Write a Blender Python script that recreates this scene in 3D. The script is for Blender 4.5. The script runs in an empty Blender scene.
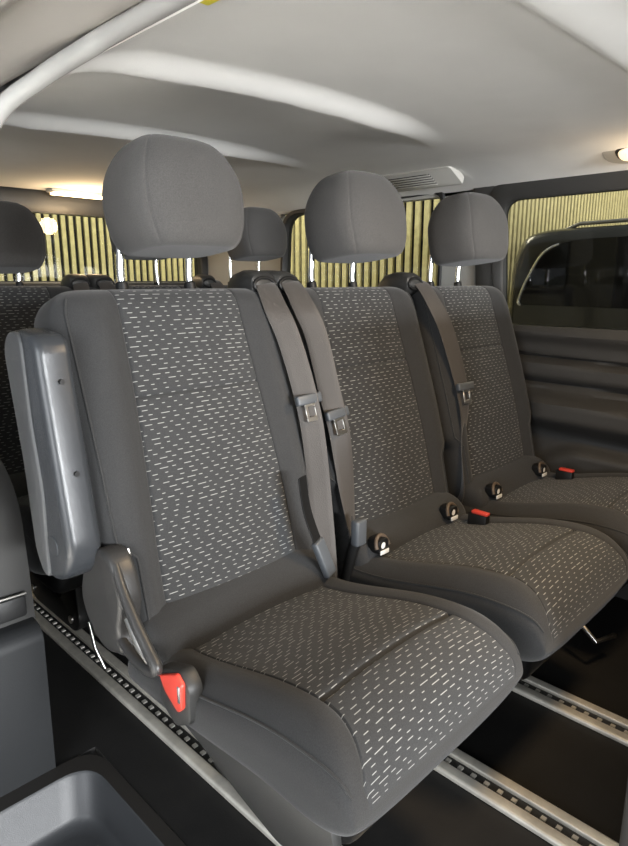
import bpy, bmesh, math, random
from mathutils import Vector, Matrix
random.seed(5)
scn = bpy.context.scene
C = scn.collection
PI = math.pi
V = Vector

# ------------------------------------------------------------------ helpers
def obj(name, me, mat=None, parent=None, smooth=True, kind=None, label=None):
    if isinstance(me, bmesh.types.BMesh):
        m = bpy.data.meshes.new(name); me.normal_update(); me.to_mesh(m); me.free(); me = m
    o = bpy.data.objects.new(name, me); C.objects.link(o)
    if mat: me.materials.append(mat)
    if smooth:
        me.polygons.foreach_set('use_smooth', [True] * len(me.polygons))
        try: me.set_sharp_from_angle(angle=math.radians(38))
        except Exception: pass
    if parent: o.parent = parent
    if kind: o['kind'] = kind
    if label: o['label'] = label
    return o

def empty(name, label, cat, loc=(0, 0, 0), group=None):
    o = bpy.data.objects.new(name, None); C.objects.link(o)
    o.empty_display_size = .05; o.location = loc
    o['label'] = label; o['category'] = cat
    if group: o['group'] = group
    return o

def tag(o, label, cat, group=None):
    o['label'] = label; o['category'] = cat
    if group: o['group'] = group
    return o

def dup(root, loc, label, group=None):
    r = root.copy(); C.objects.link(r); r.location = loc; r['label'] = label
    if group: r['group'] = group
    for ch in list(root.children):
        c = ch.copy(); C.objects.link(c); c.parent = r
        for g in list(ch.children):
            d = g.copy(); C.objects.link(d); d.parent = c
    return r

def shift(bm, off):
    bmesh.ops.translate(bm, vec=V(off), verts=bm.verts); return bm

def add_box(bm, lo, hi, bev=0.0, seg=2, mat4=None):
    r = bmesh.ops.create_cube(bm, size=1.0)
    vs = r['verts']
    lo, hi = V(lo), V(hi)
    for v in vs:
        v.co = V([lo[i] + (v.co[i] + .5) * (hi[i] - lo[i]) for i in range(3)])
    if bev:
        es = list({e for v in vs for e in v.link_edges})
        g = bmesh.ops.bevel(bm, geom=es, offset=bev, segments=seg, profile=.5, affect='EDGES', clamp_overlap=True)
        vs = list({v for f in g['faces'] for v in f.verts} | {v for v in vs if v.is_valid})
    if mat4: bmesh.ops.transform(bm, matrix=mat4, verts=vs)
    return bm

def box(lo, hi, bev=0.0, seg=2):
    return add_box(bmesh.new(), lo, hi, bev, seg)

def smooth_path(pts, k=8):
    pts = [V(p) for p in pts]; out = []
    for i in range(len(pts) - 1):
        p0 = pts[max(i - 1, 0)]; p1 = pts[i]; p2 = pts[i + 1]; p3 = pts[min(i + 2, len(pts) - 1)]
        for j in range(k):
            t = j / k
            out.append(.5 * ((2 * p1) + (p2 - p0) * t + (2 * p0 - 5 * p1 + 4 * p2 - p3) * t * t + (3 * p1 - p0 - 3 * p2 + p3) * t ** 3))
    out.append(pts[-1]); return out

def add_tube(bm, pts, r, n=12, closed=False, caps=True):
    pts = [V(p) for p in pts]; rings = []; N = len(pts); prev = None
    for i, p in enumerate(pts):
        if closed: d = pts[(i + 1) % N] - pts[i - 1]
        else: d = pts[min(i + 1, N - 1)] - pts[max(i - 1, 0)]
        d.normalize()
        a = prev if prev else (V((0, 0, 1)) if abs(d.z) < .9 else V((1, 0, 0)))
        u = (a - d * a.dot(d)).normalized(); prev = u; w = d.cross(u)
        rr = r[i] if isinstance(r, (list, tuple)) else r
        rings.append([bm.verts.new(p + u * rr * math.cos(2 * PI * k / n) + w * rr * math.sin(2 * PI * k / n)) for k in range(n)])
    for i in range(N if closed else N - 1):
        a, b = rings[i], rings[(i + 1) % N]
        for k in range(n): bm.faces.new((a[k], a[(k + 1) % n], b[(k + 1) % n], b[k]))
    if caps and not closed:
        bm.faces.new(rings[0][::-1]); bm.faces.new(rings[-1])
    return bm

def tube(pts, r, n=12, closed=False): return add_tube(bmesh.new(), pts, r, n, closed)

def add_prism(bm, poly, axis, a, b, bev=0.0, seg=2):
    """poly: 2-D outline in the plane normal to axis; extruded from a to b along axis"""
    def P(u, v, w):
        return {'x': V((w, u, v)), 'y': V((u, w, v)), 'z': V((u, v, w))}[axis]
    A = [bm.verts.new(P(u, v, a)) for u, v in poly]; B = [bm.verts.new(P(u, v, b)) for u, v in poly]
    n = len(poly)
    fs = [bm.faces.new(A), bm.faces.new(B)]
    for i in range(n): fs.append(bm.faces.new((A[i], A[(i + 1) % n], B[(i + 1) % n], B[i])))
    bmesh.ops.recalc_face_normals(bm, faces=fs)
    if bev:
        es = [e for f in fs[:2] for e in f.edges]
        bmesh.ops.bevel(bm, geom=es, offset=bev, segments=seg, profile=.5, affect='EDGES', clamp_overlap=True)
    return bm

def prism(poly, axis, a, b, bev=0.0, seg=2): return add_prism(bmesh.new(), poly, axis, a, b, bev, seg)

def round_poly(pts, r, k=5):
    pts = [V((p[0], p[1])) for p in pts]; out = []; n = len(pts)
    rs = r if isinstance(r, (list, tuple)) else [r] * n
    for i, p in enumerate(pts):
        a, b = pts[i - 1], pts[(i + 1) % n]
        da, db = (a - p), (b - p)
        rr = min(rs[i], da.length * .48, db.length * .48)
        s, e = p + da.normalized() * rr, p + db.normalized() * rr
        for j in range(k + 1):
            t = j / k
            q = s * (1 - t) ** 2 + p * 2 * t * (1 - t) + e * t * t
            out.append((q.x, q.y))
    return out

def ribbon(pts, w, th, wdirs):
    """flat webbing swept along pts, width directions interpolated along wdirs"""
    pts = smooth_path(pts, 8); bm = bmesh.new(); N = len(pts); rings = []
    for i, p in enumerate(pts):
        d = (pts[min(i + 1, N - 1)] - pts[max(i - 1, 0)]).normalized()
        f = i / (N - 1) * (len(wdirs) - 1); k = min(int(f), len(wdirs) - 2)
        wd = V(wdirs[k]).lerp(V(wdirs[k + 1]), f - k)
        wd = (wd - d * wd.dot(d)).normalized(); nn = d.cross(wd)
        ring = []
        for a, b in ((-1, -.6), (-.96, -1), (-.5, -.8), (0, -.75), (.5, -.8), (.96, -1), (1, -.6), (1, .6), (.96, 1), (.5, .8), (0, .75), (-.5, .8), (-.96, 1), (-1, .6)):
            ring.append(bm.verts.new(p + wd * (a * w / 2) + nn * (b * th / 2)))
        rings.append(ring)
    n = len(rings[0])
    uv = bm.loops.layers.uv.new('UVMap')
    for i in range(N - 1):
        for k in range(n):
            bm.faces.new((rings[i][k], rings[i][(k + 1) % n], rings[i + 1][(k + 1) % n], rings[i + 1][k]))
    bm.faces.new(rings[0][::-1]); bm.faces.new(rings[-1])
    return bm

# ------------------------------------------------------------------ materials
def new_mat(name):
    m = bpy.data.materials.new(name); m.use_nodes = True
    nt = m.node_tree; b = nt.nodes['Principled BSDF']
    return m, nt, b

def N(nt, t, **kw):
    n = nt.nodes.new(t)
    for k, v in kw.items(): setattr(n, k, v)
    return n

def M(nt, op, a, b=None, c=None, clamp=False):
    n = nt.nodes.new('ShaderNodeMath'); n.operation = op; n.use_clamp = clamp
    for i, x in enumerate((a, b, c)):
        if x is None: continue
        if isinstance(x, (int, float)): n.inputs[i].default_value = x
        else: nt.links.new(x, n.inputs[i])
    return n.outputs[0]

def mat(name, col, rough=.5, metal=0.0, bump=0.0, bscale=400, var=0.0, vscale=6, spec=.5, sheen=0.0, coat=0.0):
    m, nt, b = new_mat(name)
    b.inputs['Base Color'].default_value = (*col, 1); b.inputs['Roughness'].default_value = rough
    b.inputs['Metallic'].default_value = metal; b.inputs['Specular IOR Level'].default_value = spec
    if sheen:
        b.inputs['Sheen Weight'].default_value = sheen; b.inputs['Sheen Roughness'].default_value = .45
    if coat: b.inputs['Coat Weight'].default_value = coat
    tc = N(nt, 'ShaderNodeTexCoord')
    if bump:
        n = N(nt, 'ShaderNodeTexNoise'); n.inputs['Scale'].default_value = bscale; n.inputs['Detail'].default_value = 2
        nt.links.new(tc.outputs['Object'], n.inputs['Vector'])
        bp = N(nt, 'ShaderNodeBump'); bp.inputs['Strength'].default_value = bump; bp.inputs['Distance'].default_value = .001
        nt.links.new(n.outputs['Fac'], bp.inputs['Height']); nt.links.new(bp.outputs[0], b.inputs['Normal'])
    if var:
        n = N(nt, 'ShaderNodeTexNoise'); n.inputs['Scale'].default_value = vscale; n.inputs['Detail'].default_value = 6
        nt.links.new(tc.outputs['Object'], n.inputs['Vector'])
        r = N(nt, 'ShaderNodeMapRange'); r.inputs[1].default_value = .3; r.inputs[2].default_value = .7
        r.inputs[3].default_value = 1 - var; r.inputs[4].default_value = 1 + var
        nt.links.new(n.outputs['Fac'], r.inputs[0])
        mx = N(nt, 'ShaderNodeMix', data_type='RGBA', blend_type='MULTIPLY'); mx.inputs[0].default_value = 1
        mx.inputs['A'].default_value = (*col, 1)
        nt.links.new(r.outputs[0], mx.inputs['B']); nt.links.new(mx.outputs['Result'], b.inputs['Base Color'])
    return m

def fabric(name, col, dash=None):
    """woven cloth; with dash, short light stitches in staggered rows across the cloth"""
    m, nt, b = new_mat(name)
    b.inputs['Roughness'].default_value = .85; b.inputs['Specular IOR Level'].default_value = .25
    b.inputs['Sheen Weight'].default_value = .12; b.inputs['Sheen Roughness'].default_value = .5
    tc = N(nt, 'ShaderNodeTexCoord')
    no = N(nt, 'ShaderNodeTexNoise'); no.inputs['Scale'].default_value = 620; no.inputs['Detail'].default_value = 2
    nt.links.new(tc.outputs['Object'], no.inputs['Vector'])
    r = N(nt, 'ShaderNodeMapRange'); r.inputs[1].default_value = .3; r.inputs[2].default_value = .7
    r.inputs[3].default_value = .78; r.inputs[4].default_value = 1.22
    nt.links.new(no.outputs['Fac'], r.inputs[0])
    mx = N(nt, 'ShaderNodeMix', data_type='RGBA', blend_type='MULTIPLY'); mx.inputs[0].default_value = 1
    mx.inputs['A'].default_value = (*col, 1); nt.links.new(r.outputs[0], mx.inputs['B'])
    col_out = mx.outputs['Result']; height = no.outputs['Fac']
    if dash:
        sx = N(nt, 'ShaderNodeSeparateXYZ'); nt.links.new(tc.outputs['UV'], sx.inputs[0])
        u, v = sx.outputs[0], sx.outputs[1]
        vr = M(nt, 'DIVIDE', v, .0088); row = M(nt, 'FLOOR', vr); fv = M(nt, 'FRACT', vr)
        w1 = N(nt, 'ShaderNodeTexWhiteNoise', noise_dimensions='1D'); nt.links.new(row, w1.inputs['W'])
        sh = M(nt, 'ADD', M(nt, 'MULTIPLY', row, .37), M(nt, 'MULTIPLY', w1.outputs['Value'], .45))
        ur = M(nt, 'ADD', M(nt, 'DIVIDE', u, .0245), sh)
        cell = M(nt, 'FLOOR', ur); fu = M(nt, 'FRACT', ur)
        cb = N(nt, 'ShaderNodeCombineXYZ'); nt.links.new(row, cb.inputs[0]); nt.links.new(cell, cb.inputs[1])
        w2 = N(nt, 'ShaderNodeTexWhiteNoise', noise_dimensions='3D'); nt.links.new(cb.outputs[0], w2.inputs['Vector'])
        ln = M(nt, 'ADD', M(nt, 'MULTIPLY', M(nt, 'POWER', w2.outputs['Value'], 2.2), .52), .30)
        du = M(nt, 'MULTIPLY', M(nt, 'SUBTRACT', ln, fu), 14, clamp=True)
        st = M(nt, 'MULTIPLY', fu, 14, clamp=True)
        dv = M(nt, 'MULTIPLY', M(nt, 'SUBTRACT', .108, M(nt, 'ABSOLUTE', M(nt, 'SUBTRACT', fv, .5))), 12, clamp=True)
        fac = M(nt, 'MULTIPLY', M(nt, 'MULTIPLY', du, st), dv, clamp=True)
        m2 = N(nt, 'ShaderNodeMix', data_type='RGBA'); nt.links.new(fac, m2.inputs[0])
        nt.links.new(col_out, m2.inputs['A']); m2.inputs['B'].default_value = (*dash, 1)
        col_out = m2.outputs['Result']
        height = M(nt, 'ADD', height, M(nt, 'MULTIPLY', fac, .8))
    nt.links.new(col_out, b.inputs['Base Color'])
    bp = N(nt, 'ShaderNodeBump'); bp.inputs['Strength'].default_value = .35; bp.inputs['Distance'].default_value = .0008
    nt.links.new(height, bp.inputs['Height']); nt.links.new(bp.outputs[0], b.inputs['Normal'])
    return m

def glass(name, tint, gl=.06):
    m, nt, b = new_mat(name); nt.nodes.remove(b)
    out = nt.nodes['Material Output']
    t = N(nt, 'ShaderNodeBsdfTransparent'); t.inputs[0].default_value = (*tint, 1)
    g = N(nt, 'ShaderNodeBsdfGlossy'); g.inputs['Roughness'].default_value = .03
    lw = N(nt, 'ShaderNodeFresnel'); lw.inputs[0].default_value = 1.45
    mx = N(nt, 'ShaderNodeMixShader')
    ge = N(nt, 'ShaderNodeNewGeometry')
    nt.links.new(M(nt, 'MULTIPLY', lw.outputs[0], M(nt, 'SUBTRACT', 1.0, ge.outputs['Backfacing'])), mx.inputs[0]); nt.links.new(t.outputs[0], mx.inputs[1]); nt.links.new(g.outputs[0], mx.inputs[2])
    nt.links.new(mx.outputs[0], out.inputs[0])
    return m

def emit(name, col, s):
    m, nt, b = new_mat(name)
    b.inputs['Base Color'].default_value = (.8, .75, .65, 1)
    b.inputs['Emission Color'].default_value = (*col, 1); b.inputs['Emission Strength'].default_value = s
    return m

MT = dict(
    cloth=fabric('plain_fabric', (.030, .0302, .0305)),
    dash=fabric('dashed_fabric', (.034, .035, .036), (.34, .34, .325)),
    hcloth=fabric('headrest_fabric', (.058, .056, .054)),
    armgrey=mat('armrest_plastic', (.032, .035, .039), .27, bump=.25, bscale=900),
    armside=mat('armrest_side_plastic', (.062, .064, .066), .55, bump=.25, bscale=900),
    black=mat('black_plastic', (.007, .007, .007), .45, spec=.3, bump=.2, bscale=700),
    darkpl=mat('dark_grey_plastic', (.026, .026, .025), .48, bump=.25, bscale=800),
    trim=mat('door_trim_plastic', (.038, .037, .035), .55, bump=.25, bscale=600),
    cover=mat('recliner_plastic', (.032, .031, .030), .36, bump=.2, bscale=900),
    chrome=mat('chrome', (.95, .95, .95), .22, 1.0),
    steel=mat('brushed_steel', (.62, .60, .56), .28, 1.0, var=.12, vscale=40),
    alu=mat('rail_aluminium', (.90, .86, .76), .38, .55, var=.15, vscale=30),
    zinc=mat('zinc_plate', (.62, .60, .55), .4, .3),
    red=mat('red_plastic', (.62, .055, .035), .4),
    white=mat('white_print', (.75, .75, .73), .5),
    belt=mat('belt_webbing', (.052, .046, .041), .55, bump=.5, bscale=500, spec=.4, sheen=.2),
    anchor=mat('anchor_plastic', (.07, .077, .085), .42),
    head=mat('headliner_cloth', (.78, .77, .74), .9, bump=.25, bscale=500, var=.02, vscale=9, spec=.2),
    pillar=mat('pillar_trim', (.36, .355, .33), .6, bump=.2, bscale=600),
    vent=mat('vent_plastic', (.40, .39, .36), .5),
    floor=mat('floor_vinyl', (.0065, .006, .0055), .7, bump=.3, bscale=300, var=.25, vscale=14),
    tray=mat('tray_plastic', (.034, .036, .039), .40, bump=.35, bscale=700),
    trayrim=mat('tray_rim_plastic', (.022, .020, .018), .5, bump=.35, bscale=700),
    wall=mat('side_trim_plastic', (.013, .0142, .0155), .6, bump=.35, bscale=600),
    seal=mat('pale_seal', (.30, .295, .28), .5),
    frame=mat('frame_paint', (.30, .28, .25), .35),
    rubber=mat('black_rubber', (.012, .012, .012), .55),
    yellow=mat('yellow_tag', (.75, .68, .05), .5),
    clear=mat('clear_clip', (.6, .6, .58), .3),
    ped=mat('pedestal_plastic', (.12, .11, .10), .5, bump=.3, bscale=600),
    slat=mat('pale_wood_slat', (.60, .54, .30), .6, var=.15, vscale=25),
    slatback=mat('black_felt', (.006, .006, .006), .9),
    conc=mat('concrete', (.42, .41, .39), .8, var=.2, vscale=3),
    paint=mat('black_car_paint', (.03, .03, .027), .25, coat=.6),
    carglass=mat('dark_car_glass', (.006, .006, .006), .06),
    tyre=mat('tyre_rubber', (.012, .012, .012), .8),
    brown=mat('brown_trim', (.09, .065, .045), .5),
)
MT['glass'] = glass('tinted_glass', (.78, .78, .74))
MT['glass2'] = glass('rear_glass', (.85, .86, .82))
MT['lens'] = emit('lamp_lens', (1.0, .72, .40), 9)
MT['lens2'] = emit('lamp_lens_soft', (1.0, .74, .46), .9)

# ------------------------------------------------------------------ upholstery surfaces
def half_fracs(w, hp):
    h = min(hp / w, .86); c = min(1 / w, 6)
    L = [h * .985 * i / 7 - (.0 if i < 7 else 0) for i in range(7)]
    L += [h + c * d for d in (-.0055, -.003, -.0012, 0, .0012, .003, .0055)]
    a = h + c * .011
    L += [a + (.93 - a) * i / 5 for i in range(6)]
    return L, h
SEAM_J = 10                                    # index of the seam column in the half list

def ring2d(w, t, n, hp, front=None, seam=.0035, piping=.0025):
    """closed section: list of (x, d) with d = 0 on the front face and t on the back"""
    L, h = half_fracs(w, hp)
    pos = []
    for f in L:
        d = t / 2 - t / 2 * (1 - f ** n) ** (1 / n)
        d += seam * math.exp(-((f - h) * w / .0022) ** 2)
        pos.append((f * w, d))
    th0 = math.acos(.93 ** (n / 2))
    ths = [th0 * (1 - k / 9) for k in range(1, 10)]
    for th in ths:
        f = math.cos(th) ** (2 / n); g = math.sin(th) ** (2 / n) if th > 1e-6 else 0
        pos.append((f * w, t / 2 - t / 2 * g))
    back = []
    for k in range(1, 13):
        th = PI / 2 * k / 12
        f = max(math.cos(th), 0) ** (2 / n); g = math.sin(th) ** (2 / n)
        back.append((f * w, t / 2 + t / 2 * g))
    R = pos + back[:-1] + [(0, t)]
    if front:
        R = [(x, d + max(0, 1 - d / (t / 2)) ** .5 * front(x, h * w) if d < t / 2 else d) for x, d in R]
    Lr = [(-x, d) for x, d in R[1:-1]][::-1]
    return R + Lr, h * w                         # starts at x=0 front, goes +x, back, -x

def build_cover(rings, vcoord, xs, names, mats, parent, seamj=SEAM_J):
    """rings of 3-D points -> body mesh and (if names has two) centre panel mesh"""
    n = len(rings[0]); m = len(rings)
    def is_panel(j): return j < seamj or j >= n - seamj
    out = []
    for which, (nm, mt) in enumerate(zip(names, mats)):
        bm = bmesh.new(); uv = bm.loops.layers.uv.new('UVMap'); cache = {}
        def vert(i, j):
            if (i, j) not in cache: cache[(i, j)] = bm.verts.new(rings[i][j])
            return cache[(i, j)]
        for i in range(m - 1):
            for j in range(n):
                j2 = (j + 1) % n
                p = is_panel(j)
                if len(names) == 2 and p != (which == 1): continue
                q = ((i, j), (i, j2), (i + 1, j2), (i + 1, j))
                f = bm.faces.new([vert(*a) for a in q])
                for lp, (a, b) in zip(f.loops, q): lp[uv].uv = (xs[a][b], vcoord[a])
        if which == 0:
            if len(names) == 2:
                for i in (0, m - 1):
                    f = bm.faces.new([vert(i, j) for j in range(n)])
            else:
                for i in (0, m - 1): bm.faces.new([vert(i, j) for j in range(n)])
        bmesh.ops.recalc_face_normals(bm, faces=bm.faces)
        if len(names) == 2 and which == 1:
            # open sheet: make it face the front (first ring centre outwards)
            bm.normal_update()
        out.append((nm, bm, mt))
    res = []
    for nm, bm, mt in out:
        res.append(obj(nm, bm, mt, parent))
    return res

Y0 = .70                                        # seat root's own y in the middle row
TILT = math.radians(15.6)
AX = V((0, math.sin(TILT), math.cos(TILT))); ED = V((0, math.cos(TILT), -math.sin(TILT)))
def smst(a, b, x):
    t = max(0, min(1, (x - a) / (b - a))); return t * t * (3 - 2 * t)

def make_backrest(parent):
    S = .577; t0 = .135; base = V((0, .885 - Y0, .440))
    ss = [-.075 + i * (.45) / 30 for i in range(30)]
    ss += [.373 + d for d in (-.012, -.006, -.003, 0, .003, .006, .012)]
    ss = sorted(ss + [.40 + .012 * k for k in range(8)] + [S - .095 * (1 - math.sin(PI / 2 * k / 22)) for k in range(23)])
    ss = [s for k, s in enumerate(ss) if k == 0 or s - ss[k - 1] > .0005]
    rings = []; xs = []; vc = []
    for s in ss:
        w = .216 + .031 * smst(.100, .140, s)
        r = .066
        if s > S - r: q = (s - (S - r)) / r; w -= r * (1 - max(0, 1 - q ** 2.3) ** (1 / 2.3)) * .9
        t = t0; rt = .046
        if s > S - rt: q = (s - (S - rt)) / rt; t -= 2 * rt * (1 - max(0, 1 - q * q) ** .5)
        hp = .157 - .024 * smst(.0, .56, s)
        taper = min(1, max(0, (S - s) / .08)) ** .7
        lum = -.010 * math.sin(PI * max(0, min(1, (s + .05) / .6)))
        crease = .006 * math.exp(-((s - .373) / .0032) ** 2)
        def fr(x, h):
            ax = abs(x)
            b = -.024 * math.exp(-((ax - (h + .050)) / .042) ** 2) * taper * smst(h - .004, h + .03, ax)
            c = -.006 * max(0, 1 - (ax / h) ** 2) * taper
            return b + c + lum + (crease if ax < h else 0)
        sec, _ = ring2d(w, t, 5.6, hp, fr)
        o = base + AX * s + ED * ((t0 - t) / 2)
        rings.append([o + V((x, 0, 0)) + ED * d for x, d in sec]); xs.append([x for x, d in sec]); vc.append(s)
    for side in (19, len(rings[0]) - 19):
        pts = [r[side] - ED * .0006 for r in rings[4:-9]]
        obj('backrest_piping', tube(pts, .0022, 8), MT['cloth'], parent)
    return build_cover(rings, vc, xs, ('backrest', 'backrest_panel'), (MT['cloth'], MT['dash']), parent)

def make_cushion(parent):
    yb, yf = .90, .400
    ys = [yb - (yb - yf - .10) * i / 26 for i in range(27)]
    ys += [.510 + d for d in (-.012, -.006, -.003, 0, .003, .006, .012)]
    ys = sorted([y for y in ys if y > yf + .101] + [yf + .10 * (1 - math.sin(PI / 2 * k / 26)) for k in range(27)], reverse=True)
    ys = [y for k, y in enumerate(ys) if k == 0 or ys[k - 1] - y > .0003]
    rings = []; xs = []; vc = []; acc = 0; last = None
    for y in ys:
        zt = .392 + .064 * smst(.84, .50, y); zb = .300 - .012 * smst(.6, .42, y)
        zc = .362
        Lg = .10; q = max(0, (yf + Lg - y) / Lg); g = max(0, 1 - q ** 2.3) ** (1 / 2.3)
        top = zc + (zt - zc) * g; bot = zc - (zc - zb) * g
        t = max(top - bot, .004); w = .232 - .014 * (1 - g) - .006 * smst(.7, .4, y)
        crease = .008 * math.exp(-((y - .510) / .0035) ** 2)
        def fr(x, h):
            ax = abs(x)
            return (-.018 * math.exp(-((ax - (h + .030)) / .028) ** 2) - .006 * max(0, 1 - (ax / h) ** 2)) * g + (crease if ax < h else 0)
        sec, _ = ring2d(w, t, 3.4, .158 + .05 * (1 - g) ** .8, fr)
        ring = [V((x, y - Y0, top - d)) for x, d in sec]
        if last: acc += (ring[0] - last).length
        last = ring[0].copy()
        rings.append(ring); xs.append([x for x, d in sec]); vc.append(acc)
    for sgn in (1, -1):
        pts = []
        for r in rings[3:-6]:
            mn = min(sgn * v.x for v in r); zm = (max(v.z for v in r) + min(v.z for v in r)) / 2
            j = min((j for j in range(len(r)) if r[j].z > zm and sgn * r[j].x < 0), key=lambda j: abs(sgn * r[j].x - (mn + .010)))
            pts.append(r[j])
        obj('cushion_piping', tube(pts, .0022, 8), MT['cloth'], parent)
    return build_cover(rings, vc, xs, ('cushion', 'cushion_panel'), (MT['cloth'], MT['dash']), parent)

def make_roll(parent):
    bm = bmesh.new()
    n = 28; prof = []
    xs = [-.218, -.217, -.212, -.203, -.19, -.15, -.08, 0, .08, .15, .19, .203, .212, .217, .218]
    sc = [.2, .5, .74, .9, .97, 1, 1, 1, 1, 1, .97, .9, .74, .5, .2]
    rings = []
    for x, k in zip(xs, sc):
        r = []
        for a in range(n):
            th = 2 * PI * a / n
            cy = math.copysign(abs(math.cos(th)) ** .85, math.cos(th)); cz = math.copysign(abs(math.sin(th)) ** .85, math.sin(th))
            r.append(bm.verts.new((x, .872 - Y0 + .066 * k * cy, .390 + .056 * k * cz + .012 * cy * k)))
        rings.append(r)
    for i in range(len(rings) - 1):
        for a in range(n): bm.faces.new((rings[i][a], rings[i][(a + 1) % n], rings[i + 1][(a + 1) % n], rings[i + 1][a]))
    bm.faces.new(rings[0]); bm.faces.new(rings[-1]); bmesh.ops.recalc_face_normals(bm, faces=bm.faces)
    return obj('cushion_roll', bm, MT['cloth'], parent)

def make_headrest(parent):
    z0, z1 = 1.063, 1.258
    ht = math.radians(7); ax = V((0, math.sin(ht), math.cos(ht))); ed = V((0, math.cos(ht), -math.sin(ht)))
    H = z1 - z0; rings = []; xs = []; vc = []
    ks = [math.sin(PI / 2 * (k / 12)) for k in range(13)]
    hs = sorted({round(.045 * (1 - k), 5) for k in ks} | {round(.045 + (H - .155) * i / 8, 5) for i in range(9)} | {round(H - .11 * (1 - k), 5) for k in ks})
    for h in hs:
        w = .109 + .012 * smst(0, .08, h) - .012 * smst(.10, .20, h); t = .180 - .018 * smst(.10, .20, h)
        if h < .045: q = (.045 - h) / .045; e = 1 - max(0, 1 - q ** 2.3) ** (1 / 2.3); w -= .026 * e; t -= .050 * e
        if h > H - .11: q = (h - (H - .11)) / .11; e = 1 - max(0, 1 - q ** 2.3) ** (1 / 2.3); w -= .060 * e; t -= .110 * e
        groove = .0028 * math.exp(-((h - .030) / .0025) ** 2)
        def fr(x, hh): return -.008 * max(0, 1 - (x / .14) ** 2) + groove
        sec, _ = ring2d(max(w, .02), max(t, .012), 3.6, min(.104, w * .84), fr, seam=.0026)
        o = V((0, .942 - Y0, z0)) + ax * h + ed * ((.180 - max(t, .012)) / 2)
        rings.append([o + V((x, 0, 0)) + ed * d for x, d in sec]); xs.append([x for x, d in sec]); vc.append(h)
    hr, = build_cover(rings, vc, xs, ('headrest',), (MT['hcloth'],), parent)
    for s in (-1, 1):
        x = s * .077
        obj('headrest_post', tube([(x, 1.095 - Y0, .86), (x, 1.118 - Y0, 1.01), (x, 1.112 - Y0, 1.10)], .0074, 14), MT['chrome'], hr)
        bm = bmesh.new()
        add_tube(bm, [(x, 1.114 - Y0, .975), (x, 1.1155 - Y0, .985), (x, 1.1165 - Y0, .996), (x, 1.117 - Y0, .9975)], [.013, .013, .012, .009], 18)
        obj('post_collar', bm, MT['black'], parent)
    return hr

def make_isofix(parent, x):
    bm = prism(round_poly([(x - .018, .408), (x + .018, .408), (x + .018, .444), (x - .018, .444)], .012), 'y', .795 - Y0, .83 - Y0, .004)
    b = obj('isofix_bracket', bm, MT['black'], parent)
    # curled fabric opening above the bracket
    arc = [(x + .021 * math.cos(a), .799 - Y0 + .01 * math.sin(a), .424 + .025 * math.sin(a)) for a in [PI * k / 12 for k in range(13)]]
    obj('bracket_collar', tube(arc, .0045, 10), MT['brown'], b)
    bm = bmesh.new()
    add_box(bm, (x - .014, .7925 - Y0, .409), (x + .015, .7955 - Y0, .419), .001)
    bmesh.ops.create_circle(bm, cap_ends=True, segments=18, radius=.0075, matrix=Matrix.Translation((x - .004, .7945 - Y0, .430)) @ Matrix.Rotation(PI / 2, 4, 'X'))
    obj('isofix_label', bm, MT['white'], b, label='small white printed isofix child seat tag')
    return b

def make_base(parent, legx):
    # seat pan and frame under the cushion
    obj('seat_frame', box((-.165, .455 - Y0, .232), (.165, .93 - Y0, .318), .03, 4), MT['black'], parent)
    for x in legx:
        pts = round_poly([(.60, .27), (.67, .27), (.70, .10), (.80, .10), (.86, .27), (.95, .27), (.94, .052), (.90, .026), (.62, .026), (.59, .06)], .02)
        pts = [(a - Y0, b) for a, b in pts]
        obj('leg', prism(pts, 'x', x - .022, x + .022, .004), MT['black'], parent)
        for yy in (.64, .91): obj('leg_bolt', tube([(x - .026, yy - Y0, .06), (x + .026, yy - Y0, .06)], .012, 14), MT['steel'], parent)

def make_shell(parent):
    # hard plastic back of the backrest
    o = V((0, .885 - Y0, .440))
    bm = bmesh.new(); rings = []
    for s, k in ((.02, .85), (.03, .96), (.06, 1), (.25, 1), (.45, 1), (.52, .96), (.53, .85)):
        c = o + AX * s + ED * .136
        rings.append([bm.verts.new(c + V((x * k, 0, 0)) + ED * d) for x, d in ((-.17, -.012), (-.165, 0), (-.15, .006), (0, .010), (.15, .006), (.165, 0), (.17, -.012))])
    for i in range(len(rings) - 1):
        for a in range(6): bm.faces.new((rings[i][a], rings[i][a + 1], rings[i + 1][a + 1], rings[i + 1][a]))
    bmesh.ops.solidify(bm, geom=bm.faces[:], thickness=.004)
    return obj('back_shell', bm, MT['black'], parent)

def make_seat(name, label, x, legx, group):
    t = empty(name, label, 'seat', (x, Y0, 0), group)
    make_backrest(t); make_cushion(t); make_roll(t); make_headrest(t); make_shell(t)
    make_base(t, legx)
    return t

XS = (.688, 1.200, 1.712)
GROUP = 'seats of the middle row'
s1 = make_seat('passenger_seat', 'nearest grey dashed-fabric seat of the middle row, with the raised armrest on its side', XS[0], (-.033, .175), GROUP)
s2 = dup(s1, (XS[1], Y0, 0), 'middle seat of the middle row, standing between two seat belts', GROUP)
s3 = dup(s1, (XS[2], Y0, 0), 'farthest seat of the middle row, beside the door trim and side window', GROUP)
RG = 'seats of the rear row'
for x, dh, lb in ((.718, -.022, 'rear-row seat at the left edge, half hidden behind the raised armrest'),
              (1.218, .030, 'rear-row seat mostly hidden behind the nearest large headrest'),
              (1.718, .036, 'rear-row seat whose dark headrest shows between the two nearest headrests')):
    r = dup(s1, (x, Y0 + .985, 0), lb, RG)
    for c in r.children:
        if c.name.startswith('headrest'): c.location.z += dh
for s in (s2, s3):
    for x in (-.172, .112): make_isofix(s, x)

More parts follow.
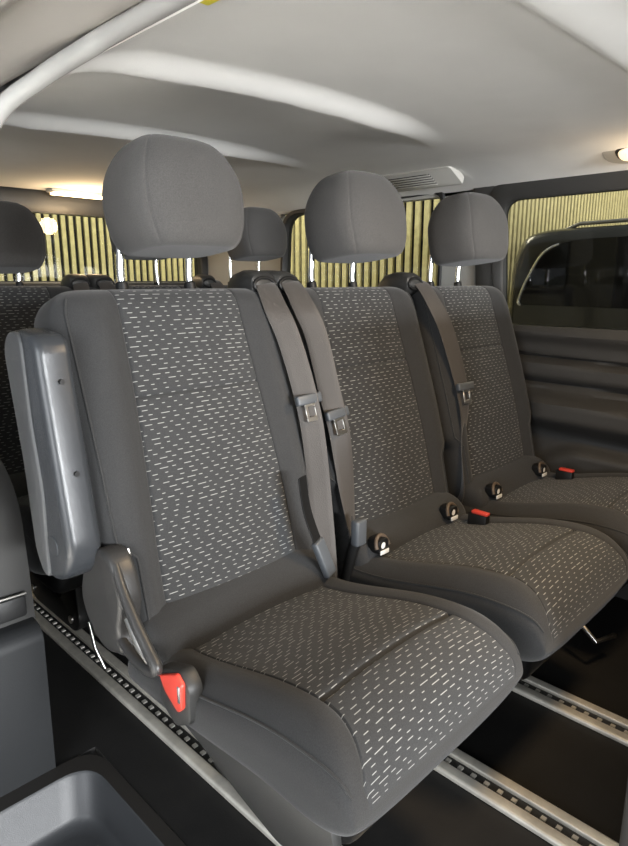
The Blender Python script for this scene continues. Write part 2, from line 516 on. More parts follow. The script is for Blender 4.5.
# --- parts only on the nearest seat: armrest, recliner cover, buckle, lever
def L1(x, y, z): return V((x - XS[0], y - Y0, z))
bm = bmesh.new()
side = round_poly([(.975, .918), (1.06, .928), (1.095, .89), (1.055, .70), (1.04, .545), (1.015, .510), (.985, .507), (.935, .530), (.915, .575), (.938, .70), (.968, .86)],
                  [.03, .03, .03, .06, .04, .035, .04, .03, .04, .2, .1])
arm = obj('armrest', prism([(a - Y0, b) for a, b in side], 'x', .380 - XS[0], .440 - XS[0], .015, 5), MT['armgrey'], s1,
          label='grey plastic armrest folded up against the backrest')
inner = round_poly([(1.02, .918), (1.065, .924), (1.093, .89), (1.056, .70), (1.042, .55), (1.018, .515), (.995, .513), (.995, .58), (.990, .66), (1.012, .78)], .03)
obj('armrest_side', prism([(a - Y0, b) for a, b in inner], 'x', .3755 - XS[0], .386 - XS[0], .004, 3), MT['armside'], arm, label='lighter grey side face')
bm = bmesh.new(); add_tube(bm, [L1(.3785, .975, .575), L1(.3815, .975, .575)], [.017, .019], 28)
obj('pivot_cap', bm, MT['armgrey'], arm)
for c0 in (L1(.412, .9375, .700), L1(.412, .962, .845)):
    obj('armrest_screw', tube([c0 + V((0, -.004, .001)), c0 + V((0, .010, 0))], .0042, 16), MT['black'], arm)

cov = round_poly([(.972, .538), (.915, .578), (.882, .572), (.862, .545), (.848, .500), (.865, .440), (.85, .410), (.915, .385), (.97, .415), (.998, .465)], [.03, .03, .02, .03, .04, .03, .02, .04, .04, .03])
rc = obj('recliner_cover', prism([(a - Y0, b) for a, b in cov], 'x', .425 - XS[0], .468 - XS[0], .014, 4), MT['cover'], s1, label='dark plastic recliner cover')
loop = smooth_path([L1(.436, .878, .556), L1(.432, .850, .520), L1(.430, .815, .484), L1(.430, .780, .450), L1(.430, .758, .428), L1(.430, .785, .415), L1(.430, .83, .418), L1(.433, .87, .430)], 8)
obj('recliner_lever', tube(loop, [.0075 + .002 * math.sin(PI * i / (len(loop) - 1)) for i in range(len(loop))], 14), MT['cover'], rc)
obj('lever_insert', tube([L1(.430, .838, .480), L1(.430, .80, .448), L1(.430, .778, .430)], [.006, .010, .006], 10), MT['steel'], rc)
obj('hinge_rod', tube([L1(.466, .888, .572), L1(.466, .880, .55), L1(.466, .874, .53)], .0022, 10), MT['steel'], s1, label='thin chrome rod')

# red buckle in its dark sleeve
sl = prism([(a - Y0, b) for a, b in round_poly([(.785, .412), (.720, .434), (.698, .412), (.700, .352), (.742, .325), (.782, .348)], .012)], 'x', .447 - XS[0], .474 - XS[0], .006)
b1 = obj('buckle_sleeve', sl, MT['darkpl'], s1)
obj('buckle_button', prism([(a - Y0, b) for a, b in round_poly([(.772, .406), (.724, .430), (.708, .418), (.711, .376), (.724, .364), (.758, .384)], .005)], 'x', .4405 - XS[0], .449 - XS[0], .003), MT['red'], b1, label='red release button')
obj('buckle_slot', box(L1(.4385, .713, .386), L1(.442, .719, .414), .001), MT['chrome'], b1)
# lower valance under the cushion edge
val = round_poly([(.86, .345), (.44, .345), (.43, .29), (.53, .238), (.62, .262), (.72, .295), (.80, .315)], .02)
obj('side_valance', prism([(a - Y0, b) for a, b in val], 'x', .474 - XS[0], .490 - XS[0], .005), MT['darkpl'], s1)
# slider linkage on the rail
obj('adjuster_strut', tube([L1(.625, 1.425, .150), L1(.625, 1.40, .085), L1(.635, 1.375, .035)], .0045, 10), MT['steel'], s1)
obj('adjuster_arm', prism([(a - Y0, b) for a, b in round_poly([(.93, .28), (1.00, .28), (1.42, .16), (1.42, .12), (1.36, .12), (.93, .20)], .02)], 'x', .628 - XS[0], .645 - XS[0], .003), MT['black'], s1)

# red buckle tabs on the cushions of the middle and far seat
for s, xc in ((s2, XS[1]), (s3, XS[2])):
    x = .145
    bk = obj('buckle_body', shift(box((x - .011, -.027, -.06), (x + .011, .026, .006), .005), (0, .745 - Y0, .425)), MT['black'], s)
    obj('buckle_button', shift(box((x - .009, -.024, 0), (x + .009, .020, .008), .003), (0, .742 - Y0, .4295)), MT['red'], bk, label='red release button')
st = obj('buckle_stalk', tube(smooth_path([(-.232, .86 - Y0, .33), (-.228, .845 - Y0, .40), (-.222, .832 - Y0, .455)], 6), [.013] * 13, 12), MT['black'], s2)
obj('stalk_buckle', shift(box((-.017, -.011, 0), (.017, .011, .060), .006, 3), (-.221, .828 - Y0, .435)), MT['anchor'], st, label='grey buckle head')
# small release bar under the far seat
bm = tube([(1.56 - XS[2], .56 - Y0, .125), (1.545 - XS[2], .50 - Y0, .09), (1.62 - XS[2], .48 - Y0, .085)], .007, 10)
obj('release_bar', bm, MT['steel'], s3)

# ------------------------------------------------------------------ seat belts
def seat_belt(name, label, path, wd, pod, lean, tong, group, anchor=None):
    root = empty(name, label, 'seat belt', (pod[0], pod[1], 0), group)
    R = V((pod[0], pod[1], 0))
    obj('webbing', ribbon([V(p) - R for p in path], .049, .0022, wd), MT['belt'], root)
    # outlet pod on the shoulder of the backrest: rounded hood with an open mouth
    bm = bmesh.new(); n = 20; rings = []
    for k, (yy, hw, z0, z1) in enumerate(((-.045, .026, -.014, .012), (-.040, .033, -.022, .019), (-.02, .038, -.036, .027), (.02, .042, -.05, .029), (.06, .042, -.075, .022), (.085, .036, -.085, .006), (.092, .02, -.08, -.02))):
        r = []
        for a in range(n):
            th = 2 * PI * a / n
            cx = math.copysign(abs(math.cos(th)) ** .6, math.cos(th)); cz = math.copysign(abs(math.sin(th)) ** .6, math.sin(th))
            r.append(bm.verts.new((hw * cx + lean * (yy + .045), yy, (z0 + z1) / 2 + (z1 - z0) / 2 * cz + pod[2])))
        rings.append(r)
    for i in range(len(rings) - 1):
        for a in range(n): bm.faces.new((rings[i][a], rings[i][(a + 1) % n], rings[i + 1][(a + 1) % n], rings[i + 1][a]))
    bm.faces.new(rings[0]); bm.faces.new(rings[-1]); bmesh.ops.recalc_face_normals(bm, faces=bm.faces)
    pd = obj('belt_outlet', bm, MT['darkpl'], root)
    lip = [V((.029 * math.cos(a), -.046 + .002 * math.sin(a), pod[2] - .003 + .015 * math.sin(a))) for a in [2 * PI * k / 24 for k in range(24)]]
    obj('outlet_lip', tube(lip, .0042, 10, True), MT['black'], pd)
    if tong:
        p, d, w = V(tong[0]) - R, V(tong[1]).normalized(), V(tong[2]).normalized()
        nn = d.cross(w).normalized(); w = nn.cross(d).normalized()
        if nn.y > 0: nn, w = -nn, -w
        m4 = Matrix((( w.x, d.x, nn.x, p.x), (w.y, d.y, nn.y, p.y), (w.z, d.z, nn.z, p.z), (0, 0, 0, 1)))
        bm = bmesh.new()
        add_box(bm, (-.033, -.012, -.006), (.033, .009, .009), .004, 3, m4)
        tg = obj('tongue_grip', bm, MT['anchor'], root)
        bm = bmesh.new()
        for lo, hi in (((-.016, .006, .003), (-.009, .046, .0055)), ((.009, .006, .003), (.016, .046, .0055)), ((-.016, .036, .0032), (.016, .046, .0057)), ((-.016, .004, .0032), (.016, .014, .0057))):
            add_box(bm, lo, hi, .0008, 1, m4)
        obj('tongue_blade', bm, MT['steel'], tg)
    if anchor:
        a0, a1 = V(anchor[0]) - R, V(anchor[1]) - R
        d = (a1 - a0).normalized(); w = V((1, .15, 0)); nn = d.cross(w).normalized(); w = nn.cross(d)
        m4 = Matrix((( w.x, d.x, nn.x, a0.x), (w.y, d.y, nn.y, a0.y), (w.z, d.z, nn.z, a0.z), (0, 0, 0, 1)))
        bm = bmesh.new(); add_box(bm, (-.016, 0, -.008), (.016, (a1 - a0).length, .008), .005, 3, m4)
        obj('belt_end', bm, MT['anchor'], root)
        obj('anchor_strap', ribbon([a0 + V((-.012, .03, .13)), a0 + V((-.008, .02, .06)), a0 + d * .01], .026, .003, [(1, .2, 0), (1, .2, 0)]), MT['black'], root)
    return root
BG = 'belts of the middle row'
A = [(.905, 1.085, 1.002), (.902, 1.045, .992), (.900, 1.008, .945), (.908, .978, .885), (.918, .945, .784), (.922, .920, .688), (.912, .880, .543), (.893, .845, .394), (.890, .85, .34)]
Bp = [(.975, 1.085, 1.004), (.975, 1.045, .996), (.977, 1.005, .948), (.988, .975, .883), (.997, .943, .763), (1.005, .920, .674), (1.008, .89, .54), (1.006, .87, .42), (.995, .88, .36)]
Cp = [(1.468, 1.085, 1.002), (1.474, 1.045, .993), (1.483, 1.005, .935), (1.505, .978, .866), (1.532, .945, .731), (1.531, .925, .642), (1.517, .905, .532), (1.492, .885, .42), (1.48, .90, .36)]
def ease(path):
    return [(x - .012, y - .020, z) if 2 <= k < len(path) - 3 else ((x, y - .008, z) if k == 1 else (x, y, z)) for k, (x, y, z) in enumerate(path)]
A, Bp, Cp = ease(A), ease(Bp), ease(Cp)
w0, w1 = (1, -.35, 0), (1, -.75, 0)
seat_belt('seat_belt', 'left one of the two brown-grey belts hanging between the nearest and the middle seat', A, [(1, 0, 0), w0, w1, w1, w1, w1, w1, w1], (.903, 1.085, .995), .25,
          ((.909, .9135, .757), V(A[5]) - V(A[4]), (1, -.1, 0)), BG, ((.842, .822, .490), (.866, .806, .412)))
seat_belt('seat_belt', 'right one of the two belts between nearest and middle seat, its tongue hanging lower', Bp, [(1, 0, 0), w0, w1, w1, w1, (1, -.5, 0), (1, 0, 0), (.8, .6, 0), (.6, 1, 0)], (.976, 1.085, .995), -.1,
          ((.989, .906, .715), V(Bp[5]) - V(Bp[4]), (1, -.05, 0)), BG)
seat_belt('seat_belt', 'single belt hanging between the middle and the farthest seat', Cp, [(1, 0, 0), w0, w0, w0, (1, -.1, 0), (1, .4, 0), (.8, .8, 0), (.5, 1, 0)], (1.452, 1.085, .996), .25,
          ((1.5215, .910, .712), V(Cp[5]) - V(Cp[4]), (1, -.1, 0)), BG)
RB = 'belts of the rear row'
def sh(path, dx, dy=.985): return [(x + dx, y + dy, z) for x, y, z in path]
seat_belt('seat_belt', 'rear-row belt just right of the seat at the left edge, left of a pair', sh(A, .055), [w0, w0], (.960, 2.07, .995), .2, None, RB)
seat_belt('seat_belt', 'rear-row belt outlet with warm highlight, right of a pair, above the nearest backrest corner', sh(Bp, .07), [w0, w0], (1.046, 2.07, .995), -.1, None, RB)
seat_belt('seat_belt', 'rear-row belt behind the right post of the nearest headrest', sh(Cp, .03), [w0, w0], (1.478, 2.07, .996), .2, None, RB)

# ------------------------------------------------------------------ van body: floor, roof, walls
def struct(name, bm, m, smooth=False, parent=None):
    return obj(name, bm, m, parent, smooth, 'structure' if not parent else None)

# floor with the step recess cut out by building it from slabs
bm = bmesh.new()
add_box(bm, (.505, -.9, -.04), (2.05, 2.82, 0)); add_box(bm, (.28, 1.175, -.04), (.505, 2.82, 0))
struct('floor', bm, MT['floor'])

# step tray in the doorway
def loop_pts(x0, x1, y0, y1, r, z, k=8):
    P = round_poly([(x0, y0), (x1, y0), (x1, y1), (x0, y1)], r, k); return [V((a, b, z)) for a, b in P]
tray = empty('step_tray', 'moulded grey entry step tray sunk into the doorway floor', 'step', (.36, .7, -.12))
bm = bmesh.new()
levels = [loop_pts(.10, .503, .05, 1.175, [.01, .03, .07, .01], .002), loop_pts(.115, .476, .09, 1.140, [.02, .05, .07, .02], .001)]
lv = [[bm.verts.new(p - V((.36, .7, -.12))) for p in l] for l in levels]
for a, b in zip(lv, lv[1:]):
    for k in range(len(a)): bm.faces.new((a[k], a[(k + 1) % len(a)], b[(k + 1) % len(a)], b[k]))
bmesh.ops.recalc_face_normals(bm, faces=bm.faces)
for f in bm.faces:
    pass
obj('tray_rim', bm, MT['trayrim'], tray)
bm = bmesh.new()
levels = [loop_pts(.115, .476, .09, 1.140, [.02, .05, .07, .02], .001), loop_pts(.118, .472, .093, 1.136, [.02, .05, .07, .02], -.004),
          loop_pts(.125, .462, .10, 1.120, [.02, .05, .07, .02], -.085), loop_pts(.13, .452, .105, 1.110, [.02, .05, .07, .02], -.098), loop_pts(.14, .435, .12, 1.09, [.02, .05, .06, .02], -.103)]
lv = [[bm.verts.new(p - V((.36, .7, -.12))) for p in l] for l in levels]
for a, b in zip(lv, lv[1:]):
    for k in range(len(a)): bm.faces.new((a[k], a[(k + 1) % len(a)], b[(k + 1) % len(a)], b[k]))
bm.faces.new(lv[-1]); bmesh.ops.recalc_face_normals(bm, faces=bm.faces)
obj('tray_basin', bm, MT['tray'], tray)

# headliner: swept panels with three cross ribs and coved edges
def ceil_z(x, y):
    z = 1.372 - .016 * ((x - 1.2) / .8) ** 2
    def rib(y0, amp, xa, xb, wd):
        e = smst(xa, xa + .22, x) * (1 - smst(xb - .45, xb, x))
        yy = y - .075 * ((x - 1.02) / .5) ** 2
        t = smst(y0 - wd, y0, yy) * (1 - smst(y0, y0 + .014, yy))
        return amp * e * t
    z -= rib(1.005, .022, .42, 1.62, .085) + rib(1.53, .022, .45, 1.60, .085)
    z -= .010 * smst(.36, .46, y) * (1 - smst(.46, .475, y)) * smst(.6, .8, x) * (1 - smst(1.7, 2.0, x))
    z -= .048 * max(0, (x - 1.74) / .28) ** 2.0
    z -= .085 * max(0, (.62 - x) / .20) ** 2
    return z
bm = bmesh.new()
ysr = sorted({round(-.9 + .06 * i, 4) for i in range(62)} | {round(.86 + .006 * i, 4) for i in range(58)} | {round(1.40 + .006 * i, 4) for i in range(50)} | {round(.32 + .008 * i, 4) for i in range(22)})
ysr = [y for y in ysr if y <= 2.80]
xsr = [.42 + (2.02 - .42) * i / 64 for i in range(65)]
g = [[bm.verts.new((x, y, ceil_z(x, y))) for x in xsr] for y in ysr]
for i in range(len(ysr) - 1):
    for j in range(len(xsr) - 1): bm.faces.new((g[i][j], g[i + 1][j], g[i + 1][j + 1], g[i][j + 1]))
bmesh.ops.recalc_face_normals(bm, faces=bm.faces)
if bm.faces[0].normal.z > 0: bmesh.ops.reverse_faces(bm, faces=bm.faces)
bmesh.ops.solidify(bm, geom=bm.faces[:], thickness=.012)
cl = struct('ceiling', bm, MT['head'], True)
struct('trim_1', box((.30, -.9, 1.395), (2.09, 2.86, 1.43), .01), MT['paint'])   # outer roof skin

# door opening on the near side: header rail, pale seal, outer channels
bm = bmesh.new()
prof = round_poly([(.425, 1.300), (.425, 1.400), (.20, 1.400), (.20, 1.335), (.245, 1.318), (.262, 1.336), (.30, 1.318), (.318, 1.300), (.338, 1.318), (.372, 1.296), (.392, 1.284)], .008, 3)
add_prism(bm, prof, 'y', -.9, 1.18)
struct('trim_2', bm, MT['frame'], True)
sp = smooth_path([(.415, -.9, 1.285), (.415, .0, 1.285), (.412, .64, 1.283), (.400, .78, 1.272), (.378, .87, 1.252), (.345, .93, 1.215), (.305, .97, 1.12), (.285, .99, .9), (.285, 1.01, .6)], 8)
struct('trim_3', tube(sp, .012, 14), MT['seal'], True)

# near-side wall behind the doorway
bm = bmesh.new()
add_prism(bm, round_poly([(1.175, .0), (1.165, .315), (1.185, .335), (1.34, .335), (2.80, .335), (2.80, .0)], [.001, .02, .02, .001, .001, .001]), 'x', .26, .418, .012, 3)
wl = struct('wall_left', bm, MT['wall'], True)
bm = prism(round_poly([(1.215, .33), (1.235, .58), (1.32, .66), (2.80, .66), (2.80, .33)], [.001, .08, .06, .001, .001]), 'x', .26, .424, .02, 3)
struct('side_trim', bm, MT['trim'], True, wl)
bm = prism(round_poly([(1.31, .652), (1.35, .667), (1.75, .667), (1.75, .652)], .006), 'x', .33, .412, .004)
struct('trim_cap', bm, MT['brown'], True, wl)
struct('storage_pocket', box((.345, 1.205, .345), (.408, 1.24, .392), .008), MT['rubber'], True, wl)
struct('pocket_lip', tube([(.345, 1.208, .396), (.408, 1.208, .394)], .003, 8), MT['steel'], True, wl)
struct('upper_trim', prism([(1.30, .64), (1.30, 1.33), (2.82, 1.33), (2.82, 1.29), (1.75, 1.29), (1.62, 1.22), (1.60, .95), (1.70, .92), (2.82, .92), (2.82, .64)], 'x', .30, .33, .004), MT['pillar'], True, wl)

# far-side wall: door trim below, pillars, quarter window, header
bm = bmesh.new()
add_box(bm, (2.03, 1.30, 0), (2.06, 2.82, .965)); add_box(bm, (2.02, 1.115, .5), (2.06, 1.345, 1.36)); add_box(bm, (2.03, 2.215, .5), (2.06, 2.82, 1.36)); add_box(bm, (2.02, 1.10, 1.296), (2.06, 2.82, 1.37)); add_box(bm, (2.02, -.9, 1.275), (2.06, 1.12, 1.37))
wr = struct('wall_right', bm, MT['pillar'])
obj('lower_trim', box((1.985, 1.09, .0), (2.035, 2.80, .80), .02), MT['trim'], wr)

def rr_loop(y0, y1, z0, z1, r, x, k=8, lean=0.0):
    P = round_poly([(y0, z0), (y1, z0), (y1, z1), (y0, z1)], r, k); return [V((x - lean * (b - z0), a, b)) for a, b in P]
def frame_sweep(inner, outer, x0, x1):
    """flat moulded frame between an inner and an outer loop, from x0 (inside) to x1"""
    bm = bmesh.new(); n = len(inner); R = []
    for loop, x in ((inner, x1), (inner, x0 + .006), ([(p[0] + (q[0] - p[0]) * .2, p[1] + (q[1] - p[1]) * .2) for p, q in zip(inner, outer)], x0), ([(p[0] + (q[0] - p[0]) * .85, p[1] + (q[1] - p[1]) * .85) for p, q in zip(inner, outer)], x0), (outer, x0 + .008), (outer, x1)):
        R.append([bm.verts.new((x, a, b)) for a, b in loop])
    for a, b in zip(R, R[1:] + R[:1]):
        for k in range(n): bm.faces.new((a[k], a[(k + 1) % n], b[(k + 1) % n], b[k]))
    bmesh.ops.recalc_face_normals(bm, faces=bm.faces); return bm
# window 1: door window
inn = round_poly([(-.55, .855), (1.068, .855), (1.095, 1.262), (-.55, 1.262)], [.05, .03, .055, .05], 8)
outl = round_poly([(-.62, .825), (1.095, .825), (1.165, 1.325), (-.62, 1.325)], [.05, .03, .08, .05], 8)
w1o = struct('window_1', frame_sweep(inn, outl, 2.005, 2.045), MT['darkpl'], True)
obj('pane', prism(inn, 'x', 2.034, 2.038), MT['glass'], w1o, False)
# window 2: rear quarter window
inn = round_poly([(1.345, .955), (2.19, .955), (2.17, 1.285), (1.345, 1.31)], [.04, .04, .08, .04], 8)
outl = round_poly([(1.33, .935), (2.21, .935), (2.19, 1.305), (1.33, 1.33)], [.04, .04, .09, .04], 8)
w2o = struct('window_2', frame_sweep(inn, outl, 2.010, 2.06), MT['rubber'], True)
obj('pane', prism(inn, 'x', 2.040, 2.044), MT['glass2'], w2o, False)
# dark upright of the door gasket and pale pillar strip
struct('trim_4', prism(round_poly([(1.10, .80), (1.165, .80), (1.215, 1.345), (1.13, 1.345)], .02), 'x', 2.008, 2.03, .006), MT['darkpl'], True)

# far-side sliding door trim: moulded panel surface
def door_x(y, z):
    e = smst(1.10, 1.02, y) if y > 1.0 else 1.0
    tz = z - .030 * (y - 1.0) * 1.0            # features sink slightly toward the front
    h = .030 + .012 * smst(.30, .80, tz)
    h += .022 * math.exp(-((tz - .835) / .022) ** 2)            # top roll under the glass
    h -= .020 * math.exp(-((tz - .757) / .006) ** 2)            # crease
    h += .018 * smst(.676, .70, tz) * (1 - smst(.735, .752, tz))
    h -= .014 * math.exp(-((tz - .673) / .007) ** 2)
    # elbow rest swelling out and pocket edge below it
    arm = smst(.505, .575, tz) * (1 - smst(.618, .655, tz)) * (1 - smst(.88, 1.0, y))
    h += .078 * arm
    h += .045 * (1 - smst(.455, .500, tz + .10 * smst(.75, 1.0, y)))
    return 2.045 - h
ysd = [-.85 + (1.085 + .85) * i / 80 for i in range(81)]
zsd = sorted({round(.02 + .835 * i / 90, 4) for i in range(91)} | {round(.757 + d, 4) for d in (-.004, -.002, .002, .004)})
bm = bmesh.new()
g = [[bm.verts.new((door_x(y, z), y, z)) for z in zsd] for y in ysd]
bk = [[bm.verts.new((2.05, y, z)) for z in (zsd[0], zsd[-1])] for y in ysd]
for i in range(len(ysd) - 1):
    for j in range(len(zsd) - 1): bm.faces.new((g[i][j], g[i][j + 1], g[i + 1][j + 1], g[i + 1][j]))
    bm.faces.new((g[i][-1], bk[i][1], bk[i + 1][1], g[i + 1][-1])); bm.faces.new((g[i][0], g[i + 1][0], bk[i + 1][0], bk[i][0])); bm.faces.new((bk[i][0], bk[i + 1][0], bk[i + 1][1], bk[i][1]))
for i in (0, -1): bm.faces.new([bk[i][0]] + g[i] + [bk[i][1]])
bmesh.ops.recalc_face_normals(bm, faces=bm.faces)
struct('door_1', bm, MT['trim'], True)

# tailgate
bm = bmesh.new()
add_box(bm, (.28, 2.79, 0), (2.06, 2.84, 1.0)); add_box(bm, (.28, 2.785, 1.285), (2.06, 2.84, 1.40)); add_box(bm, (1.985, 2.79, .9), (2.06, 2.84, 1.39)); add_box(bm, (.28, 2.79, .9), (.42, 2.84, 1.39))
struct('wall_rear', bm, MT['darkpl'])
inn = round_poly([(.42, .995), (1.985, .995), (1.965, 1.288), (.44, 1.288)], .03, 6)
outl = round_poly([(.395, .97), (2.01, .97), (1.99, 1.372), (.415, 1.372)], .04, 6)
bm = frame_sweep(inn, outl, 2.775, 2.83)
bmesh.ops.transform(bm, matrix=Matrix(((0, 1, 0, 0), (1, 0, 0, 0), (0, 0, 1, 0), (0, 0, 0, 1))), verts=bm.verts); bmesh.ops.reverse_faces(bm, faces=bm.faces)
w3o = struct('window_3', bm, MT['darkpl'], True)
obj('pane', prism(inn, 'y', 2.810, 2.814), MT['glass2'], w3o, False)

# front seat pedestal just entering the frame, with unseen seats added as light block
fb = empty('front_bench', 'front-row bench, its seat bulk added to block light, of which only the grey-brown pedestal edge shows at the lower right corner', 'seat', (1.44, -.1, 0))
def F(a): return [(y + .1, z) for y, z in a]
obj('pedestal', box((.935 - 1.44, -.45 + .1, .0), (1.95 - 1.44, .238 + .1, .36), .02, 4), MT['ped'], fb)
obj('cushion', prism(round_poly(F([(-.62, .34), (.06, .34), (.08, .44), (-.50, .50), (-.64, .46)]), .05), 'x', .95 - 1.44, 1.94 - 1.44, .03, 4), MT['cloth'], fb)
obj('backrest', prism(round_poly(F([(-.03, .42), (.085, .96), (.19, .96), (.13, .40)]), .035), 'x', .95 - 1.44, 1.94 - 1.44, .03, 4), MT['cloth'], fb)

# ------------------------------------------------------------------ floor rails
def rail(x, label):
    r = empty('floor_rail', label, 'rail', (x, .9, 0), 'seat rails in the van floor')
    ya, yb = -.85 - .9, 2.6 - .9
    obj('rail_channel', box((-.028, ya, .0005), (.028, yb, .004)), MT['rubber'], r, False)
    for s in (-1, 1):
        pf = round_poly([(s * .014, .001), (s * .040, .001), (s * .040, .010), (s * .036, .014), (s * .014, .014)], .0025, 3)
        obj('rail_lip', prism(pf, 'y', ya, yb), MT['alu'], r)
    bm = bmesh.new()
    for k in range(90):
        y = ya + .3 + k * .030
        add_box(bm, (-.005, y, .004), (.005, y + .010, .0075))
    o = obj('locking_teeth', bm, MT['zinc'], r, False); o['kind'] = 'stuff'
    return r
rail(.657, 'bright metal floor rail running along the open side of the nearest seat')
rail(1.010, 'metal floor rail emerging from under the nearest seat cushion at the bottom')
rail(1.365, 'metal floor rail emerging under the middle seat at the right')

# ------------------------------------------------------------------ roof fittings
vt = empty('air_vent', 'pale louvred air vent in the roof edge above the middle headrest', 'vent', (1.868, 1.33, 1.345))
vn = V((-.45, 0, -.9)).normalized(); vu = V((0, 1, 0)); vw = vn.cross(vu).normalized()
m4 = Matrix(((vu.x, vw.x, vn.x, 0), (vu.y, vw.y, vn.y, 0), (vu.z, vw.z, vn.z, 0), (0, 0, 0, 1)))
bm = bmesh.new(); add_prism(bm, round_poly([(-.145, -.050), (.145, -.050), (.145, .050), (-.145, .050)], .014), 'z', -.012, .014, .004)
bmesh.ops.transform(bm, matrix=m4, verts=bm.verts); obj('vent_plate', bm, MT['vent'], vt)
bm = bmesh.new(); add_box(bm, (-.055, -.030, .012), (.115, .030, .0148)); bmesh.ops.transform(bm, matrix=m4, verts=bm.verts)
obj('vent_opening', bm, MT['black'], vt, False)
for k in range(5):
    bm = bmesh.new(); y = -.026 + k * .0125
    add_box(bm, (-.055, y, .013), (.115, y + .0055, .0175), .001); bmesh.ops.transform(bm, matrix=m4, verts=bm.verts)
    obj('vent_slat', bm, MT['vent'], vt)

# dome lamp by the far window
dl = empty('dome_lamp', 'oval grey reading lamp glowing warm above the far side window', 'lamp', (1.905, .635, 1.350))
vn2 = V((-.42, 0, -.9)).normalized(); vw2 = vn2.cross(vu).normalized()
m5 = Matrix(((vu.x, vw2.x, vn2.x, 0), (vu.y, vw2.y, vn2.y, 0), (vu.z, vw2.z, vn2.z, 0), (0, 0, 0, 1)))
def oval(a, b, k=32): return [(a * math.copysign(abs(math.cos(2 * PI * i / k)) ** .7, math.cos(2 * PI * i / k)), b * math.copysign(abs(math.sin(2 * PI * i / k)) ** .7, math.sin(2 * PI * i / k))) for i in range(k)]
bm = prism(oval(.105, .052), 'z', -.012, .012, .006, 3); bmesh.ops.transform(bm, matrix=m5, verts=bm.verts); obj('lamp_bezel', bm, MT['vent'], dl)
bm = prism(oval(.068, .037), 'z', .011, .0135, .001); bmesh.ops.transform(bm, matrix=m5, verts=bm.verts); obj('lamp_recess', bm, MT['darkpl'], dl)
bm = prism(oval(.060, .030), 'z', .012, .020, .004, 3); bmesh.ops.transform(bm, matrix=m5, verts=bm.verts); obj('lamp_lens', bm, MT['lens2'], dl)
# rear lamp over the tailgate
rl = empty('dome_lamp', 'long lit lamp glowing warm above the tailgate window', 'lamp', (1.30, 2.69, 1.362))
obj('lamp_bezel', box((-.13, -.035, -.004), (.13, .035, .012), .008), MT['vent'], rl)
obj('lamp_lens', box((-.115, -.026, -.012), (.115, .026, -.002), .006), MT['lens'], rl)
# yellow tag on the roof edge near the door
tg = empty('hanging_tag', 'small yellow tag on a clear clip at the roof edge near the top', 'tag', (.462, .655, 1.30))
obj('tag_label', prism(round_poly([(-.012, -.036), (.024, -.036), (.024, -.006), (-.012, -.006)], .004), 'z', .006, .009, .001), MT['yellow'], tg)
obj('tag_clip', shift(box((-.030, -.008, 0), (.016, .008, .010), .003), (-.004, .035, .004)), MT['clear'], tg)

# ------------------------------------------------------------------ the garage outside
GZ = -.52
struct('ground_garage', box((-7, -7, GZ - .05), (9, 6, GZ)), MT['conc'])
def slat_wall(name, p0, p1, pitch, depth, z0, z1, nrm):
    p0, p1, nrm = V(p0), V(p1), V(nrm); d = p1 - p0; L = d.length; d.normalize()
    bm = bmesh.new(); n = int(L / pitch)
    m4 = Matrix(((d.x, nrm.x, 0, p0.x), (d.y, nrm.y, 0, p0.y), (0, 0, 1, 0), (0, 0, 0, 1)))
    for k in range(n):
        a = k * pitch
        add_box(bm, (a, .004, z0), (a + pitch * .54, depth, z1), 0, 1, m4)
    o = struct(name, bm, MT['slat'])
    bm = bmesh.new(); add_box(bm, (0, -.02, z0), (L, .004, z1), 0, 1, m4)
    obj('backing', bm, MT['slatback'], o, False)
slat_wall('wall_back', (.2, 4.3, 0), (3.3, 4.3, 0), .054, .02, GZ, 3.0, (0, -1, 0))
slat_wall('wall_side', (3.3, 2.0, 0), (3.3, 4.3, 0), .066, .025, GZ, 3.0, (-1, 0, 0))
slat_wall('wall_return', (3.3, 2.0, 0), (8.5, 2.0, 0), .055, .02, GZ, 3.0, (0, -1, 0))

# parked dark car beside the van
car = empty('parked_car', 'black car parked outside, seen through the far side window', 'car', (3.4, -.6, GZ))
def car_pt(y, z): return (y + .6, z - GZ)
body = round_poly([car_pt(1.37, .25), car_pt(1.385, .80), car_pt(1.375, 1.08), car_pt(1.33, 1.190), car_pt(1.22, 1.213), car_pt(.2, 1.225), car_pt(-1.2, 1.20), car_pt(-2.0, .80), car_pt(-3.1, .66), car_pt(-3.25, .1), car_pt(-3.2, -.25), car_pt(1.30, -.25)],
                  [.1, .05, .1, .06, .15, .1, .3, .3, .3, .2, .1, .1], 6)
obj('car_body', prism(body, 'x', 2.605 - 3.4, 4.30 - 3.4, .06, 4), MT['paint'], car)
win = round_poly([car_pt(1.318, .900), car_pt(1.292, .985), car_pt(1.215, 1.130), car_pt(1.09, 1.163), car_pt(.2, 1.178), car_pt(-1.0, 1.13), car_pt(-1.75, .87)], [.02, .1, .08, .15, .1, .2, .03], 6)
obj('car_window', prism(win, 'x', 2.598 - 3.4, 2.612 - 3.4), MT['carglass'], car)
ch = [V((2.597 - 3.4, a, b)) for a, b in win]
k0 = [p for p in ch if p.y > 1.0 + .6 and p.z > .90 - GZ]
obj('chrome_trim', tube(ch[:22], .006, 8), MT['chrome'], car)
obj('roof_rail', tube([(2.66 - 3.4, 1.16 + .6, 1.205 - GZ), (2.66 - 3.4, 1.10 + .6, 1.228 - GZ), (2.66 - 3.4, .2 + .6, 1.242 - GZ), (2.66 - 3.4, -.9 + .6, 1.225 - GZ)], .008, 10), MT['steel'], car)
for y in (.7, -2.3):
    for x in (2.62, 4.10):
        bm = bmesh.new(); add_tube(bm, [(x - 3.4, y + .6, .33), (x - 3.4 + .18, y + .6, .33)], .33, 40); obj('wheel', bm, MT['tyre'], car)

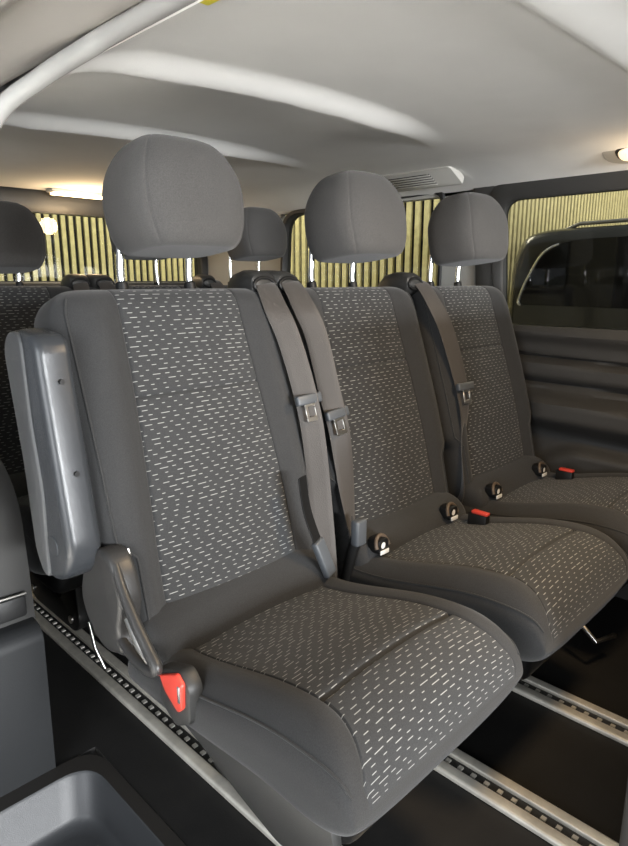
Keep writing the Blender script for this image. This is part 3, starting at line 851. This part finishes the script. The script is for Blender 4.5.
# ------------------------------------------------------------------ lights
def area(name, loc, target, size, power, col=(1, 1, 1), sy=None):
    l = bpy.data.lights.new(name, 'AREA'); l.energy = power; l.color = col; l.size = size
    if sy: l.shape = 'RECTANGLE'; l.size_y = sy
    o = bpy.data.objects.new(name, l); C.objects.link(o); o.location = loc
    o.rotation_euler = (V(target) - V(loc)).to_track_quat('-Z', 'Y').to_euler(); return o
def point(name, loc, power, col, r=.03):
    l = bpy.data.lights.new(name, 'POINT'); l.energy = power; l.color = col; l.shadow_soft_size = r
    o = bpy.data.objects.new(name, l); C.objects.link(o); o.location = loc; return o
WARM = (1.0, .71, .40)
area('garage_lamp', (-2.3, -.6, 1.15), (.8, .9, 1.05), 2.0, 85, (.93, .96, 1.0), 1.7)
area('front_fill', (.3, -5.0, 1.10), (.9, .8, 1.20), 2.2, 620, (.96, .98, 1.0), .7)  # added fill through the open front for ceiling and seat backs, no known lamp
gl = area('ground_bounce_fill', (-1.5, .3, 2.9), (-1.5, .3, GZ), 1.2, 190, (1, .97, .92), 1.2); gl.data.spread = math.radians(45)  # added light on the ground so its bounce brightens the ceiling
area('slat_wash', (2.2, 3.4, 2.8), (2.4, 4.3, .8), 1.0, 60, (1, .93, .75))
area('slat_wash_side', (2.7, 3.0, 2.8), (3.3, 3.0, .8), .8, 32, (1, .93, .75))
area('slat_wash_return', (5.0, .9, 2.9), (5.0, 2.0, 1.0), 1.6, 75, (1, .92, .72))
point('dome_light_far', (1.86, .62, 1.26), .5, WARM, .03)
point('dome_light_rear', (1.30, 2.60, 1.25), 5.0, WARM, .04)
area('dome_light_front', (1.15, .10, 1.33), (1.15, .20, 0), .16, 12, WARM)
w = bpy.data.worlds.new('World'); scn.world = w; w.use_nodes = True
w.node_tree.nodes['Background'].inputs[0].default_value = (.85, .92, 1.0, 1); w.node_tree.nodes['Background'].inputs[1].default_value = .35

# ------------------------------------------------------------------ camera
cam = bpy.data.cameras.new('Camera'); co = bpy.data.objects.new('Camera', cam); C.objects.link(co)
cam.sensor_fit = 'HORIZONTAL'; cam.sensor_width = 36; cam.lens = 36 * 625 / 628; cam.clip_start = .02
p = math.atan(142 / 625); yaw = math.radians(44.6)
fw = V((math.cos(yaw) * math.cos(p), math.sin(yaw) * math.cos(p), -math.sin(p)))
co.location = (0, 0, 1.0); co.rotation_euler = fw.to_track_quat('-Z', 'Y').to_euler()
scn.camera = co
scn.view_settings.view_transform = 'Standard'; scn.view_settings.look = 'None'
scn.view_settings.exposure = 0.0; scn.view_settings.gamma = 1.0
scn.view_settings.use_curve_mapping = False
